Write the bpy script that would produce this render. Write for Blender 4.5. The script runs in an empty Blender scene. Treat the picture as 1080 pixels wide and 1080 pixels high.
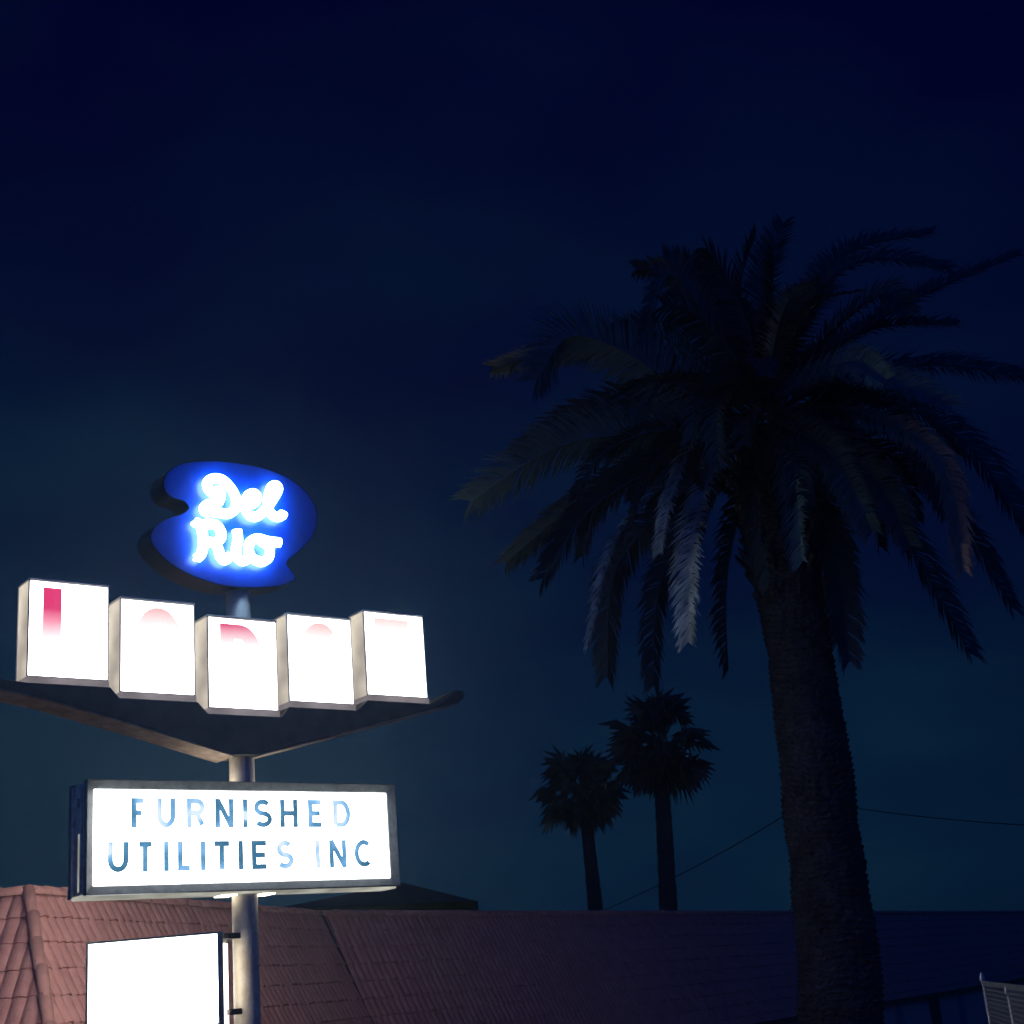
import bpy, bmesh, math, random
from math import sin, cos, pi, radians, hypot, atan2, sqrt, exp
from mathutils import Vector, Matrix, noise

random.seed(7)
sc = bpy.context.scene
COL = sc.collection
V = Vector

# ------------------------------------------------------------------ camera
FPX, PITCH, ROLL, EYE = 1500.0, math.atan(503/1500.0), radians(5.0), 3.4
R0 = V((1, 0, 0)); U0 = V((0, -sin(PITCH), cos(PITCH))); F0 = V((0, cos(PITCH), sin(PITCH)))
CR = cos(ROLL)*R0 - sin(ROLL)*U0
CU = sin(ROLL)*R0 + cos(ROLL)*U0
CAM = V((0, 0, EYE))
cd = bpy.data.cameras.new('camera'); cam = bpy.data.objects.new('camera', cd); COL.objects.link(cam)
m = Matrix((CR, CU, -F0)).transposed().to_4x4(); m.translation = CAM
cam.matrix_world = m
cd.sensor_width = 36; cd.lens = 36*FPX/1080; cd.clip_end = 3000; cd.clip_start = .1
sc.camera = cam

# ------------------------------------------------------------------ sky
w = bpy.data.worlds.new('World'); sc.world = w; w.use_nodes = True
nt = w.node_tree; N = nt.nodes; L = nt.links
N.clear()
wo = N.new('ShaderNodeOutputWorld'); bg = N.new('ShaderNodeBackground')
tc = N.new('ShaderNodeTexCoord'); sx = N.new('ShaderNodeSeparateXYZ')
L.new(tc.outputs['Generated'], sx.inputs[0])
rp = N.new('ShaderNodeValToRGB'); cr = rp.color_ramp
cr.elements[0].position = 0.0; cr.elements[0].color = (.0046, .0200, .0400, 1)
cr.elements[1].position = .62; cr.elements[1].color = (.0003, .0008, .0200, 1)
e = cr.elements.new(.14); e.color = (.0022, .0140, .0360, 1)
e = cr.elements.new(.36); e.color = (.0008, .0050, .0255, 1)
nz = N.new('ShaderNodeTexNoise'); nz.inputs['Scale'].default_value = 3.4; nz.inputs['Detail'].default_value = 7
nz.inputs['Roughness'].default_value = .5
mp = N.new('ShaderNodeMapping'); mp.inputs['Scale'].default_value = (1, 1, 2.2); mp.inputs['Location'].default_value = (.3, .2, .65)
L.new(tc.outputs['Generated'], mp.inputs[0]); L.new(mp.outputs[0], nz.inputs['Vector'])
mr = N.new('ShaderNodeMapRange'); mr.inputs['From Min'].default_value = .35; mr.inputs['From Max'].default_value = .65
mr.inputs['To Min'].default_value = -.09; mr.inputs['To Max'].default_value = .13
L.new(nz.outputs[0], mr.inputs[0])
ad = N.new('ShaderNodeMath'); ad.operation = 'ADD'; L.new(sx.outputs[2], ad.inputs[0]); L.new(mr.outputs[0], ad.inputs[1])
# the town's glow lies to the left: slightly brighter that way
ma = N.new('ShaderNodeMath'); ma.operation = 'MULTIPLY_ADD'; L.new(sx.outputs[0], ma.inputs[0]); ma.inputs[1].default_value = .30
L.new(ad.outputs[0], ma.inputs[2])
L.new(ma.outputs[0], rp.inputs[0])
# blue fill added to the sky behind the viewer to lift the darks
mb2 = N.new('ShaderNodeMapRange'); mb2.inputs['From Min'].default_value = .15; mb2.inputs['From Max'].default_value = -.9
mb2.inputs['To Min'].default_value = 0; mb2.inputs['To Max'].default_value = 1; L.new(sx.outputs[1], mb2.inputs[0])
mx = N.new('ShaderNodeMixRGB'); mx.inputs[2].default_value = (.0020, .030, .26, 1)
L.new(mb2.outputs[0], mx.inputs[0]); L.new(rp.outputs[0], mx.inputs[1]); L.new(mx.outputs[0], bg.inputs[0]); bg.inputs[1].default_value = 1.0
L.new(bg.outputs[0], wo.inputs[0])

sc.view_settings.view_transform = 'Standard'; sc.view_settings.look = 'None'
sc.view_settings.exposure = 0; sc.view_settings.gamma = 1
sc.render.engine = 'CYCLES'

# ------------------------------------------------------------------ helpers
def ray(x, y): return F0 + CR*((x-540)/FPX) + CU*((540-y)/FPX)
def at(x, y, D):
    """world point seen at photo pixel x, y at horizontal distance D"""
    v = ray(x, y); return CAM + v*(D/hypot(v.x, v.y))

def tag(o, label=None, cat=None, group=None, kind=None):
    if label: o['label'] = label
    if cat: o['category'] = cat
    if group: o['group'] = group
    if kind: o['kind'] = kind
    return o

def empty(name, loc, parent=None):
    o = bpy.data.objects.new(name, None); COL.objects.link(o); o.location = loc
    o.empty_display_size = .2
    if parent: attach(o, parent)
    return o

def wpos(o):
    p = V(o.location)
    while o.parent: o = o.parent; p = p + V(o.location)
    return p

def attach(o, parent):
    o.location = V(o.location) - wpos(parent); o.parent = parent

def obj(name, verts, faces, mat, parent=None, origin=None, smooth=False):
    """verts in world space; the object's origin is put at origin (or parent's)"""
    og = V(origin) if origin is not None else (wpos(parent) if parent else V((0, 0, 0)))
    me = bpy.data.meshes.new(name); me.from_pydata([V(v)-og for v in verts], [], faces); me.update()
    if smooth:
        for p in me.polygons: p.use_smooth = True
    me.materials.append(mat)
    o = bpy.data.objects.new(name, me); COL.objects.link(o)
    o.location = og
    if parent: attach(o, parent)
    return o

def objbm(name, bm, mat, parent=None, origin=None, smooth=False):
    bmesh.ops.recalc_face_normals(bm, faces=bm.faces)
    vs = [v.co.copy() for v in bm.verts]; bm.verts.index_update()
    fs = [[v.index for v in f.verts] for f in bm.faces]
    bm.free()
    return obj(name, vs, fs, mat, parent, origin, smooth)

class MB:
    def __init__(s): s.v = []; s.f = []
    def add(s, v, f):
        b = len(s.v); s.v += [V(x) for x in v]; s.f += [[i+b for i in q] for q in f]
    def box(s, o, ax, ay, az, x0, x1, y0, y1, z0, z1):
        p = [o+ax*x+ay*y+az*z for z in (z0, z1) for y in (y0, y1) for x in (x0, x1)]
        s.add(p, [(0, 2, 3, 1), (4, 5, 7, 6), (0, 1, 5, 4), (2, 6, 7, 3), (0, 4, 6, 2), (1, 3, 7, 5)])
    def tube(s, pts, rad, n=10, caps=True):
        pts = [V(p) for p in pts]; k = len(pts); ring = []
        t0 = (pts[1]-pts[0]).normalized()
        up = V((0, 0, 1)) if abs(t0.z) < .9 else V((1, 0, 0))
        a = t0.cross(up).normalized()
        b0 = len(s.v)
        for i, p in enumerate(pts):
            t = (pts[min(i+1, k-1)]-pts[max(i-1, 0)]).normalized()
            a = (a - t*a.dot(t)).normalized(); b = t.cross(a)
            r = rad[i] if isinstance(rad, (list, tuple)) else rad
            for j in range(n):
                q = 2*pi*j/n; s.v.append(p+a*cos(q)*r+b*sin(q)*r)
        for i in range(k-1):
            for j in range(n):
                s.f.append([b0+i*n+j, b0+i*n+(j+1) % n, b0+(i+1)*n+(j+1) % n, b0+(i+1)*n+j])
        if caps:
            s.f.append([b0+j for j in range(n)][::-1]); s.f.append([b0+(k-1)*n+j for j in range(n)])
    def build(s, name, mat, parent=None, origin=None, smooth=False):
        return obj(name, s.v, s.f, mat, parent, origin, smooth)

def bevel(o, wd, seg=2):
    md = o.modifiers.new('bevel', 'BEVEL'); md.width = wd; md.segments = seg; md.limit_method = 'ANGLE'; md.angle_limit = radians(40)
    return o

def catmull(p, n=6):
    p = [V(x) for x in p]; out = []
    for i in range(len(p)-1):
        a = p[max(i-1, 0)]; b = p[i]; c = p[i+1]; d = p[min(i+2, len(p)-1)]
        for k in range(n):
            t = k/n
            out.append(.5*((2*b)+(c-a)*t+(2*a-5*b+4*c-d)*t*t+(3*b-a-3*c+d)*t**3))
    out.append(p[-1]); return out

# ------------------------------------------------------------------ materials
def mat(name, col, rough=.6, metal=0, var=.0, scale=8, col2=None, bump=0, bscale=30, spec=.5):
    m = bpy.data.materials.new(name); m.use_nodes = True; n = m.node_tree.nodes; l = m.node_tree.links
    b = n['Principled BSDF']; b.inputs['Roughness'].default_value = rough; b.inputs['Metallic'].default_value = metal
    b.inputs['Specular IOR Level'].default_value = spec
    t = n.new('ShaderNodeTexCoord')
    if col2 or var:
        if not col2: col2 = tuple(c*(1-var) for c in col)
        z = n.new('ShaderNodeTexNoise'); z.inputs['Scale'].default_value = scale; z.inputs['Detail'].default_value = 6
        z.inputs['Roughness'].default_value = .65
        r = n.new('ShaderNodeValToRGB'); r.color_ramp.elements[0].position = .35; r.color_ramp.elements[1].position = .65
        r.color_ramp.elements[0].color = (*col2, 1); r.color_ramp.elements[1].color = (*col, 1)
        l.new(t.outputs['Object'], z.inputs['Vector']); l.new(z.outputs[0], r.inputs[0]); l.new(r.outputs[0], b.inputs['Base Color'])
    else: b.inputs['Base Color'].default_value = (*col, 1)
    if bump:
        z = n.new('ShaderNodeTexNoise'); z.inputs['Scale'].default_value = bscale; z.inputs['Detail'].default_value = 4
        bp = n.new('ShaderNodeBump'); bp.inputs['Strength'].default_value = bump; bp.inputs['Distance'].default_value = .02
        l.new(t.outputs['Object'], z.inputs['Vector']); l.new(z.outputs[0], bp.inputs['Height']); l.new(bp.outputs[0], b.inputs['Normal'])
    return m

def emis(name, col, strength, uneven=0, scale=1.5):
    """a backlit or glowing surface; uneven > 0 varies it as tubes behind plastic do"""
    m = bpy.data.materials.new(name); m.use_nodes = True; n = m.node_tree.nodes; l = m.node_tree.links
    n.clear(); o = n.new('ShaderNodeOutputMaterial'); e = n.new('ShaderNodeEmission')
    e.inputs[0].default_value = (*col, 1); e.inputs[1].default_value = strength
    if uneven:
        t = n.new('ShaderNodeTexCoord'); z = n.new('ShaderNodeTexNoise'); z.inputs['Scale'].default_value = scale
        mr = n.new('ShaderNodeMapRange'); mr.inputs['From Min'].default_value = .3; mr.inputs['From Max'].default_value = .7
        mr.inputs['To Min'].default_value = strength*(1-uneven); mr.inputs['To Max'].default_value = strength*(1+uneven)
        l.new(t.outputs['Object'], z.inputs['Vector']); l.new(z.outputs[0], mr.inputs[0]); l.new(mr.outputs[0], e.inputs[1])
    l.new(e.outputs[0], o.inputs[0]); return m

def emis_vary(name, stops, axis_z=None, z0=0, z1=1, strength=1, nscale=2.0, jitter=.12, offset=0):
    """translucent lettering lit from behind: colour by height (axis_z) and/or noise, from a ramp"""
    m = bpy.data.materials.new(name); m.use_nodes = True; n = m.node_tree.nodes; l = m.node_tree.links
    n.clear(); o = n.new('ShaderNodeOutputMaterial'); e = n.new('ShaderNodeEmission'); e.inputs[1].default_value = strength
    t = n.new('ShaderNodeTexCoord'); z = n.new('ShaderNodeTexNoise'); z.inputs['Scale'].default_value = nscale; z.inputs['Detail'].default_value = 2
    mpp = n.new('ShaderNodeMapping'); mpp.inputs['Location'].default_value = (offset, offset*.7, 0)
    l.new(t.outputs['Object'], mpp.inputs[0]); l.new(mpp.outputs[0], z.inputs['Vector'])
    r = n.new('ShaderNodeValToRGB'); c = r.color_ramp
    while len(c.elements) < len(stops): c.elements.new(.5)
    for el, (p, q) in zip(c.elements, stops): el.position = p; el.color = (*q, 1)
    if axis_z:
        s = n.new('ShaderNodeSeparateXYZ'); l.new(t.outputs['Object'], s.inputs[0])
        mr = n.new('ShaderNodeMapRange'); mr.clamp = False
        mr.inputs['From Min'].default_value = z0; mr.inputs['From Max'].default_value = z1
        l.new(s.outputs[2], mr.inputs[0])
        a = n.new('ShaderNodeMath'); a.operation = 'MULTIPLY_ADD'; l.new(z.outputs[0], a.inputs[0]); a.inputs[1].default_value = jitter
        l.new(mr.outputs[0], a.inputs[2]); sub = n.new('ShaderNodeMath'); sub.operation = 'SUBTRACT'
        l.new(a.outputs[0], sub.inputs[0]); sub.inputs[1].default_value = jitter/2; l.new(sub.outputs[0], r.inputs[0])
    else:
        mr = n.new('ShaderNodeMapRange'); mr.inputs['From Min'].default_value = .3; mr.inputs['From Max'].default_value = .7
        l.new(z.outputs[0], mr.inputs[0]); l.new(mr.outputs[0], r.inputs[0])
    l.new(r.outputs[0], e.inputs[0]); l.new(e.outputs[0], o.inputs[0]); return m

M_pole = mat('pole_paint', (.62, .60, .54), .45, 0, .25, 5, (.42, .38, .32), bump=.15)
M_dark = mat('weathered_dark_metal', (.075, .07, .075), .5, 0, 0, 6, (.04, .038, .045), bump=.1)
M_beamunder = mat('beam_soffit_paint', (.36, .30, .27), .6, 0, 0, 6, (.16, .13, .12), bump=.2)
M_alu = mat('aluminium_trim', (.66, .66, .62), .3, .4, 0, 12, (.38, .38, .34), bump=.08)
M_frame = mat('grey_frame_metal', (.19, .21, .21), .45, .1, 0, 10, (.11, .125, .13))
M_boxwhite = mat('letter_box_cap', (.66, .64, .64), .5, 0, .15, 10)
M_boxside = emis_vary('translucent_box_side', [(0, (.42, .36, .31)), (.5, (.68, .60, .50)), (1, (1.0, .88, .70))], strength=.85, nscale=1.8)
M_tray = emis('glowing_base_tray', (.80, .70, .76), .24, .35, 2.5)  # glow put into the tray's colour to make it look lit
M_bluepaint = mat('blue_enamel', (.002, .056, .52), .35, 0, 0, 3, (.0015, .038, .38), bump=.05, bscale=6)
M_navy = mat('navy_can_paint', (.008, .022, .06), .4, 0, .3, 6)
M_neon = emis('neon_glow', (.42, .66, 1.0), 20)
M_face = emis('white_backlit_plastic', (.95, .965, .97), 9, .25, 1.2)
M_rail_glint = emis('translucent_rail_and_glint', (.80, .78, .66), .42, .55, 1.6)
M_seam_fill = emis('warm_seam_and_fill', (1.0, .86, .66), 5)
M_lface = emis('white_letter_box_plastic', (1.0, .985, .97), 9, .2, 1.5)

# ------------------------------------------------------------------ ground, road
def ground_mat():
    return mat('dry_ground', (.11, .095, .075), .95, 0, 0, .8, (.07, .06, .05), bump=.4, bscale=8)
g = obj('ground', [(-900, -300, 0), (900, -300, 0), (900, 1600, 0), (-900, 1600, 0)], [(0, 1, 2, 3)], ground_mat()); tag(g, kind='structure')
M_asph = mat('asphalt', (.05, .05, .052), .9, 0, .25, 3, bump=.5, bscale=60)
g = obj('parking_lot', [(-40, -10, .004), (60, -10, .004), (60, 15.0, .004), (-40, 15.0, .004)], [(0, 1, 2, 3)], M_asph); tag(g, kind='structure')
mb = MB(); mb.box(V((0, 0, 0)), V((1, 0, 0)), V((0, 1, 0)), V((0, 0, 1)), -40, 60, 15.0, 15.16, .0, .13)
g = mb.build('kerb', mat('kerb_concrete', (.35, .34, .31), .85, 0, .2, 4)); bevel(g, .02); tag(g, kind='structure')

# ------------------------------------------------------------------ the motel sign
PQ = at(256, 850, 16); P = V((PQ.x, PQ.y, 0))
ud = ray(2580, 866); UX = V((ud.x, ud.y, 0)).normalized()       # along the sign's face
UZ = V((0, 0, 1)); UN = V((UX.y, -UX.x, 0))                     # towards the viewer's side
def S(x, y, off=0.):
    v = ray(x, y); t = (P+UN*off-CAM).dot(UN)/v.dot(UN); X = CAM+v*t
    return (X-P).dot(UX), X.z
def W(s, z, off=0.): return P+UX*s+UZ*z+UN*off

sign = tag(empty('motel_sign', P), 'tall lit roadside sign on a pale pole with blue palette top and five letter boxes', 'sign')
mb = MB(); mb.tube([P+UZ*z for z in (0, 1, 2, 3, 4, 5, 6, 7, 8.05)], .138, 24)
pole = mb.build('pole', M_pole, sign, smooth=True)
mb = MB(); mb.tube([P+V((0, 0, .0)), P+V((0, 0, .03))], .3, 24); mb.build('base_plate', M_dark, sign)

def prism(poly, o0, o1):
    """poly = list of (s,z); returns closed mesh between offsets"""
    n = len(poly); v = [W(s, z, o0) for s, z in poly]+[W(s, z, o1) for s, z in poly]
    f = [list(range(n))[::-1], [n+i for i in range(n)]]+[[i, (i+1) % n, n+(i+1) % n, n+i] for i in range(n)]
    return v, f

# ribbon strokes for lettering
def ribbon(mb, pts, wd, off, th=.004, closed=False):
    pts = [V((p[0], p[1])) for p in pts]; n = len(pts); Lf = []; Rt = []
    for i in range(n):
        a = pts[(i-1) % n] if (closed or i > 0) else None
        c = pts[(i+1) % n] if (closed or i < n-1) else None
        b = pts[i]
        d1 = (b-a).normalized() if a is not None else None
        d2 = (c-b).normalized() if c is not None else None
        d1 = d1 or d2; d2 = d2 or d1
        t = (d1+d2); t = t.normalized() if t.length > 1e-4 else d1
        nn = V((-t.y, t.x)); k = max(.5, nn.dot(V((-d1.y, d1.x))))
        Lf.append(b+nn*wd/2/k); Rt.append(b-nn*wd/2/k)
    v = []
    for o in (off, off-th):
        v += [W(p.x, p.y, o) for p in Lf]+[W(p.x, p.y, o) for p in Rt]
    f = []; rng = n if closed else n-1
    for i in range(rng):
        j = (i+1) % n
        f += [[i, j, n+j, n+i], [2*n+i, 3*n+i, 3*n+j, 2*n+j], [i, 2*n+i, 2*n+j, j], [n+i, n+j, 3*n+j, 3*n+i]]
    if not closed: f += [[0, n, 3*n, 2*n], [n-1, 3*n-1, 4*n-1, 2*n-1]]
    mb.add(v, f)

def arc(cx, cy, rx, ry, a0, a1, n=14):
    return [(cx+rx*cos(radians(a0+(a1-a0)*i/n)), cy+ry*sin(radians(a0+(a1-a0)*i/n))) for i in range(n+1)]
GL = {  # strokes in a unit box
 'F': [[(0, 0), (0, 1), (1, 1)], [(0, .5), (.8, .5)]],
 'E': [[(1, 0), (0, 0), (0, 1), (1, 1)], [(0, .5), (.9, .5)]],
 'U': [[(0, 1)]+arc(.5, .38, .5, .38, 180, 360)+[(1, 1)]],
 'R': [[(0, 0), (0, 1)]+arc(.6, .75, .4, .25, 90, -90)+[(0, .5)], [(.55, .5), (1, 0)]],
 'N': [[(0, 0), (0, 1)], [(1, 0), (1, 1)], [(0, 1), (1, 0)]],
 'I': [[(0, 0), (0, 1)]],
 'H': [[(0, 0), (0, 1)], [(1, 0), (1, 1)], [(0, .5), (1, .5)]],
 'D': [[(0, 0), (0, 1)]+arc(.45, .5, .55, .5, 90, -90)+[(0, 0)]],
 'T': [[(0, 1), (1, 1)], [(.5, 1), (.5, 0)]],
 'L': [[(0, 1), (0, 0), (1, 0)]],
 'C': [arc(.5, .5, .5, .5, 50, 310, 22)],
 'O': [arc(.5, .5, .5, .5, 0, 360, 30)],
 'G': [arc(.5, .5, .5, .5, 50, 345, 24)+[(.98, .42), (.55, .42)]],
 'S': [arc(.5, .745, .46, .255, 35, 270, 14)+arc(.5, .245, .5, .245, 90, -145, 14)[1:]],
}
def glyph(ch, s0, s1, z0, z1, wd, off, mtl, parent, th=.004):
    mb = MB(); h = wd/2
    if ch == 'I': s0 = s1 = (s0+s1)/2
    else: s0 += h; s1 -= h
    curved = h
    for st in GL[ch]:
        pts = []
        for a, b in st:
            pts.append((s0+(s1-s0)*a, b))
        # stroke ends of straight stems reach the full height, horizontal strokes and curves stay inside
        out = []
        for i, (x, b) in enumerate(pts):
            end = i in (0, len(pts)-1); nb = pts[1] if i == 0 else pts[-2]
            vert = end and abs(nb[0]-x) < 1e-6 and ch not in 'DO' and not (ch == 'R' and b == .5)
            z = z0+(z1-z0)*b if vert else (z0+h)+(z1-z0-2*h)*b
            if ch == 'N' and not vert: z = (z0+h*.3)+(z1-z0-.6*h)*b
            out.append((x, z))
        ribbon(mb, out, wd, off, th)
        off -= .0006
    return mb.build('letter', mtl, parent)

def ring(mb, o, ax, ay, a0, a1, z0, z1, wl, wr, wb, wt, o0, o1, dish=0):
    """one closed rectangular frame"""
    v = []
    for y in (o0, o1):
        for (x, z) in ((a0, z0), (a1, z0), (a1, z1), (a0, z1), (a0+wl, z0+wb), (a1-wr, z0+wb), (a1-wr, z1-wt), (a0+wl, z1-wt)):
            inner = a0 < x < a1; front = (y == (o1 if abs(o1) > abs(o0) else o0))
            yy = y-(dish if y > 0 else -dish) if inner and front and dish else y
            v.append(o+ax*x+ay*yy+UZ*z)
    f = []
    for i in range(4):
        j = (i+1) % 4
        f += [[i, j, 4+j, 4+i][::-1], [8+i, 8+j, 12+j, 12+i], [i, j, 8+j, 8+i], [4+i, 12+i, 12+j, 4+j]]
    mb.add(v, f)

# --- five letter boxes on the boomerang shelf
T = .17
WHITE = (1.25, 1.22, 1.22)
word = 'LODGE'
cs = [-2.03, -1.05, -.045, .945, 1.98]; bot = [6.74, 6.632, 6.512, 6.632, 6.762]
tops = [((.78, .05, .19), .50, .30), ((.95, .50, .52), .86, .66), ((.80, .10, .24), .86, .68), ((.95, .52, .52), .88, .70), ((.95, .60, .58), .92, .74)]
for i, ch in enumerate(word):
    s0, s1 = cs[i]-.425, cs[i]+.425; z0, z1 = bot[i], bot[i]+1.105
    if i == 2: z1 += .01
    bx = empty('letter_box', W(cs[i], z0), sign)
    tag(bx, 'lit white box with the red letter %s' % ch)
    # translucent sides, back plate face, metal cap
    mb = MB(); mb.box(P, UX, UN, UZ, s0+.01, s1-.01, -T+.01, T-.01, z0+.07, z1-.02)
    mb.build('box_side', M_boxside, bx)
    mb = MB(); mb.box(P, UX, UN, UZ, s0-.006, s1+.006, -T-.006, T+.03, z0, z0+.068)      # base tray, a little proud of the face
    bevel(mb.build('base_tray', M_tray, bx), .006)
    mb = MB(); mb.box(P, UX, UN, UZ, s0-.004, s1+.004, -T-.008, T+.02, z1-.014, z1+.004); bevel(mb.build('cap', M_boxwhite, bx), .004)
    for sg in (1, -1):
        mb = MB(); a, b = sorted((sg*(T-.012), sg*(T+.012)))
        ring(mb, P, UX, UN, s0, s1, z0+.07, z1-.016, *(.009,)*4, a, b)
        mb.build('face_trim', M_boxwhite, bx)
    for sg in (1, -1):
        mb = MB(); a, b = sorted((sg*(T-.012), sg*(T+.002)))
        mb.box(P, UX, UN, UZ, s0+.014, s1-.014, a, b, z0+.084, z1-.030)
        mb.build('face', M_lface, bx)
    c, zt, zb = tops[i]
    hh = z1-z0
    ml = emis_vary('red_letter_'+ch.lower(), [(0, WHITE), (.35, WHITE), (1, c)], True, hh*zb-.14, hh*zt+.06, 1.0, 2.0, .15, i)  # overexposure painted in: the red turns white lower down
    if i == 0: ml = emis_vary('red_letter_l', [(0, WHITE), (.20, WHITE), (.50, (1.0, .36, .50)), (.72, c), (1, c)], True, .30, .98, 1.0, 2, .1)
    # letters over z: object coordinates start at the box base
    wv = .195 if ch == 'L' else .17
    if ch == 'E': wv = .13
    glyph(ch, s0+.15, s0+.85*(.84 if ch in 'OG' else .82 if ch == 'E' else .80), z0+.15, z1-.085, wv, T+.007, ml, bx)

# --- boomerang beam
TOPL = [(-2.95, 5.575), (-2.47, 5.538), (-1.59, 5.538), (-1.49, 5.43), (-.61, 5.43), (-.49, 5.31), (.40, 5.31), (.50, 5.43), (1.38, 5.43), (1.54, 5.56), (2.42, 5.56), (2.80, 5.75), (2.92, 5.745)]
BOTL = [(2.93, 5.665), (2.84, 5.60), (1.5, 5.25), (.18, 4.905), (.06, 4.872), (-.20, 4.872), (-1.2, 5.13), (-2.2, 5.37), (-2.95, 5.50)]
TOPL = [(a, b+1.2) for a, b in TOPL]; BOTL = [(a, b+1.2) for a, b in BOTL]
v, f = prism(TOPL+BOTL, -.21, .21)
beam = obj('boomerang_beam', v, f, M_dark, sign); bevel(beam, .01)
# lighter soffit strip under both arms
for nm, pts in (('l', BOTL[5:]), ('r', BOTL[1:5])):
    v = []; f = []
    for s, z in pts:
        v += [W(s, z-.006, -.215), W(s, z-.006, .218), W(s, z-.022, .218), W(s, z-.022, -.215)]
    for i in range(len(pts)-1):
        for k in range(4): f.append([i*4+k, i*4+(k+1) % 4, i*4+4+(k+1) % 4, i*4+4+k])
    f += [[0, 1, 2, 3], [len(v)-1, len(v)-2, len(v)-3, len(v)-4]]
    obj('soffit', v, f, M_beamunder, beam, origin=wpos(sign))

# --- blue palette with neon script
PO = .18
pal_px = [(175, 499), (186.7, 490.4), (204, 486.5), (230, 486), (256.7, 489), (281, 494.3), (305, 504), (323, 518), (334, 536), (335, 553), (328, 569), (315, 582),
          (303, 593), (307, 602), (312, 611), (298, 617.5), (276, 620), (252, 619.5), (230, 616.5), (204, 608), (179, 594), (162, 577), (158.5, 565), (165, 553.6), (179, 546), (191, 542.5), (199, 536), (194, 528), (181, 523.5), (174.5, 517.6), (172, 509)]
poly = [S(x, y, PO) for x, y in pal_px]
sm = catmull([V((a, b)) for a, b in poly]+[V(poly[0])], 4)[:-1]
poly = [(p.x, p.y) for p in sm]
can = empty('palette_sign', W(0, 8.0), sign); tag(can, "blue painter's palette shaped sign with the words Del Rio in glowing script")
v, f = prism(poly, -PO, PO-.004); obj('can', v, f, M_navy, can)
for sg in (1, -1):
    cx = sum(p[0] for p in poly)/len(poly); cz = sum(p[1] for p in poly)/len(poly)
    inner = [(cx+(a-cx)*.985, cz+(b-cz)*.985) for a, b in poly]
    a, b = sorted((sg*(PO-.006), sg*PO)); v, f = prism(inner, a, b); obj('palette_face', v, f, M_bluepaint, can)
def z8(p): return [(200+.1296*x, 480+.1296*y) for x, y in p]
neon = {
 'D': [[(275, 335), (205, 320), (150, 270), (150, 215), (200, 190), (270, 205), (335, 270), (375, 350), (372, 430), (320, 475), (240, 470), (180, 460), (130, 462), (118, 430), (150, 400), (205, 405), (235, 380), (250, 330), (225, 260)]],
 'e': [[(462, 405), (520, 395), (548, 345), (525, 312), (480, 325), (455, 385), (455, 440), (490, 492), (545, 500), (600, 460), (650, 400)]],
 'l': [[(650, 400), (695, 330), (720, 275), (705, 248), (670, 255), (645, 320), (636, 400), (650, 460), (695, 500), (745, 497), (762, 470)]],
 'R': [[(42, 545), (85, 570), (105, 640), (110, 730), (95, 800), (62, 838)], [(80, 575), (150, 560), (215, 570), (255, 625), (250, 680), (205, 710), (150, 705)], [(205, 710), (235, 770), (245, 820), (285, 855), (330, 820)]],
 'i': [[(385, 610), (392, 690), (378, 760), (385, 825), (430, 862), (480, 840)]],
 'o': [[(735, 712), (640, 700), (560, 680), (505, 695), (480, 745), (490, 810), (530, 850), (590, 868), (640, 835), (650, 775), (630, 730), (585, 705)]],
}
for ch, strokes in neon.items():
    mb = MB()
    for st in strokes:
        pts = [S(x, y, PO+.07) for x, y in z8(st)]
        c3 = catmull([W(a, b, PO+.07) for a, b in pts], 6)
        mb.tube(c3, .057, 10)
        for q in (c3[0], c3[-1]):
            mb.tube([q-UN*.07, q], .02, 8)
    o = mb.build('neon_letter', M_neon, can, smooth=True)
    tag(o, 'glowing neon script letter '+ch)
# --- the lettered cabinet
CT = .2
s0, s1, z0, z1 = -1.845, 1.826, 4.63, 5.776
cab = empty('lettered_cabinet', W(0, z0), sign); tag(cab, 'wide white backlit cabinet reading FURNISHED UTILITIES INC')
mb = MB(); mb.box(P, UX, UN, UZ, s0+.02, s1-.02, -CT+.03, CT-.03, z0+.02, z1-.02); mb.build('housing', M_alu, cab)
for sg in (1, -1):
    mb = MB(); a, b = sorted((sg*(CT-.03), sg*(CT+.055)))
    ring(mb, P, UX, UN, s0, s1, z0, z1, .095, .095, .095, .095, a, b, .062)
    bevel(mb.build('frame', M_frame, cab), .012)
    mb = MB(); a, b = sorted((sg*(CT-.028), sg*(CT-.015)))
    mb.box(P, UX, UN, UZ, s0+.097, s1-.097, a, b, z0+.097, z1-.097); mb.build('face', M_face, cab)
for a, b in ((-.14, -.115), (.10, .125)):
    mb = MB(); mb.box(P, UX, UN, UZ, s0-.012, s0+.018, a, b, z0+.03, z1-.03); bevel(mb.build('side_trim', M_alu, cab), .006)
mb = MB(); mb.box(P, UX, UN, UZ, s0-.03, s0+.018, -.05, .06, z1-.26, z1-.17); bevel(mb.build('latch', M_alu, cab), .006)
mb = MB(); mb.box(P, UX, UN, UZ, s0-.0135, s0+.012, .06, .082, z0+.05, z0+.62); mb.build('side_glint', M_rail_glint, cab)  # painted highlight: glowing strip stands in for a reflection on the side
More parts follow.
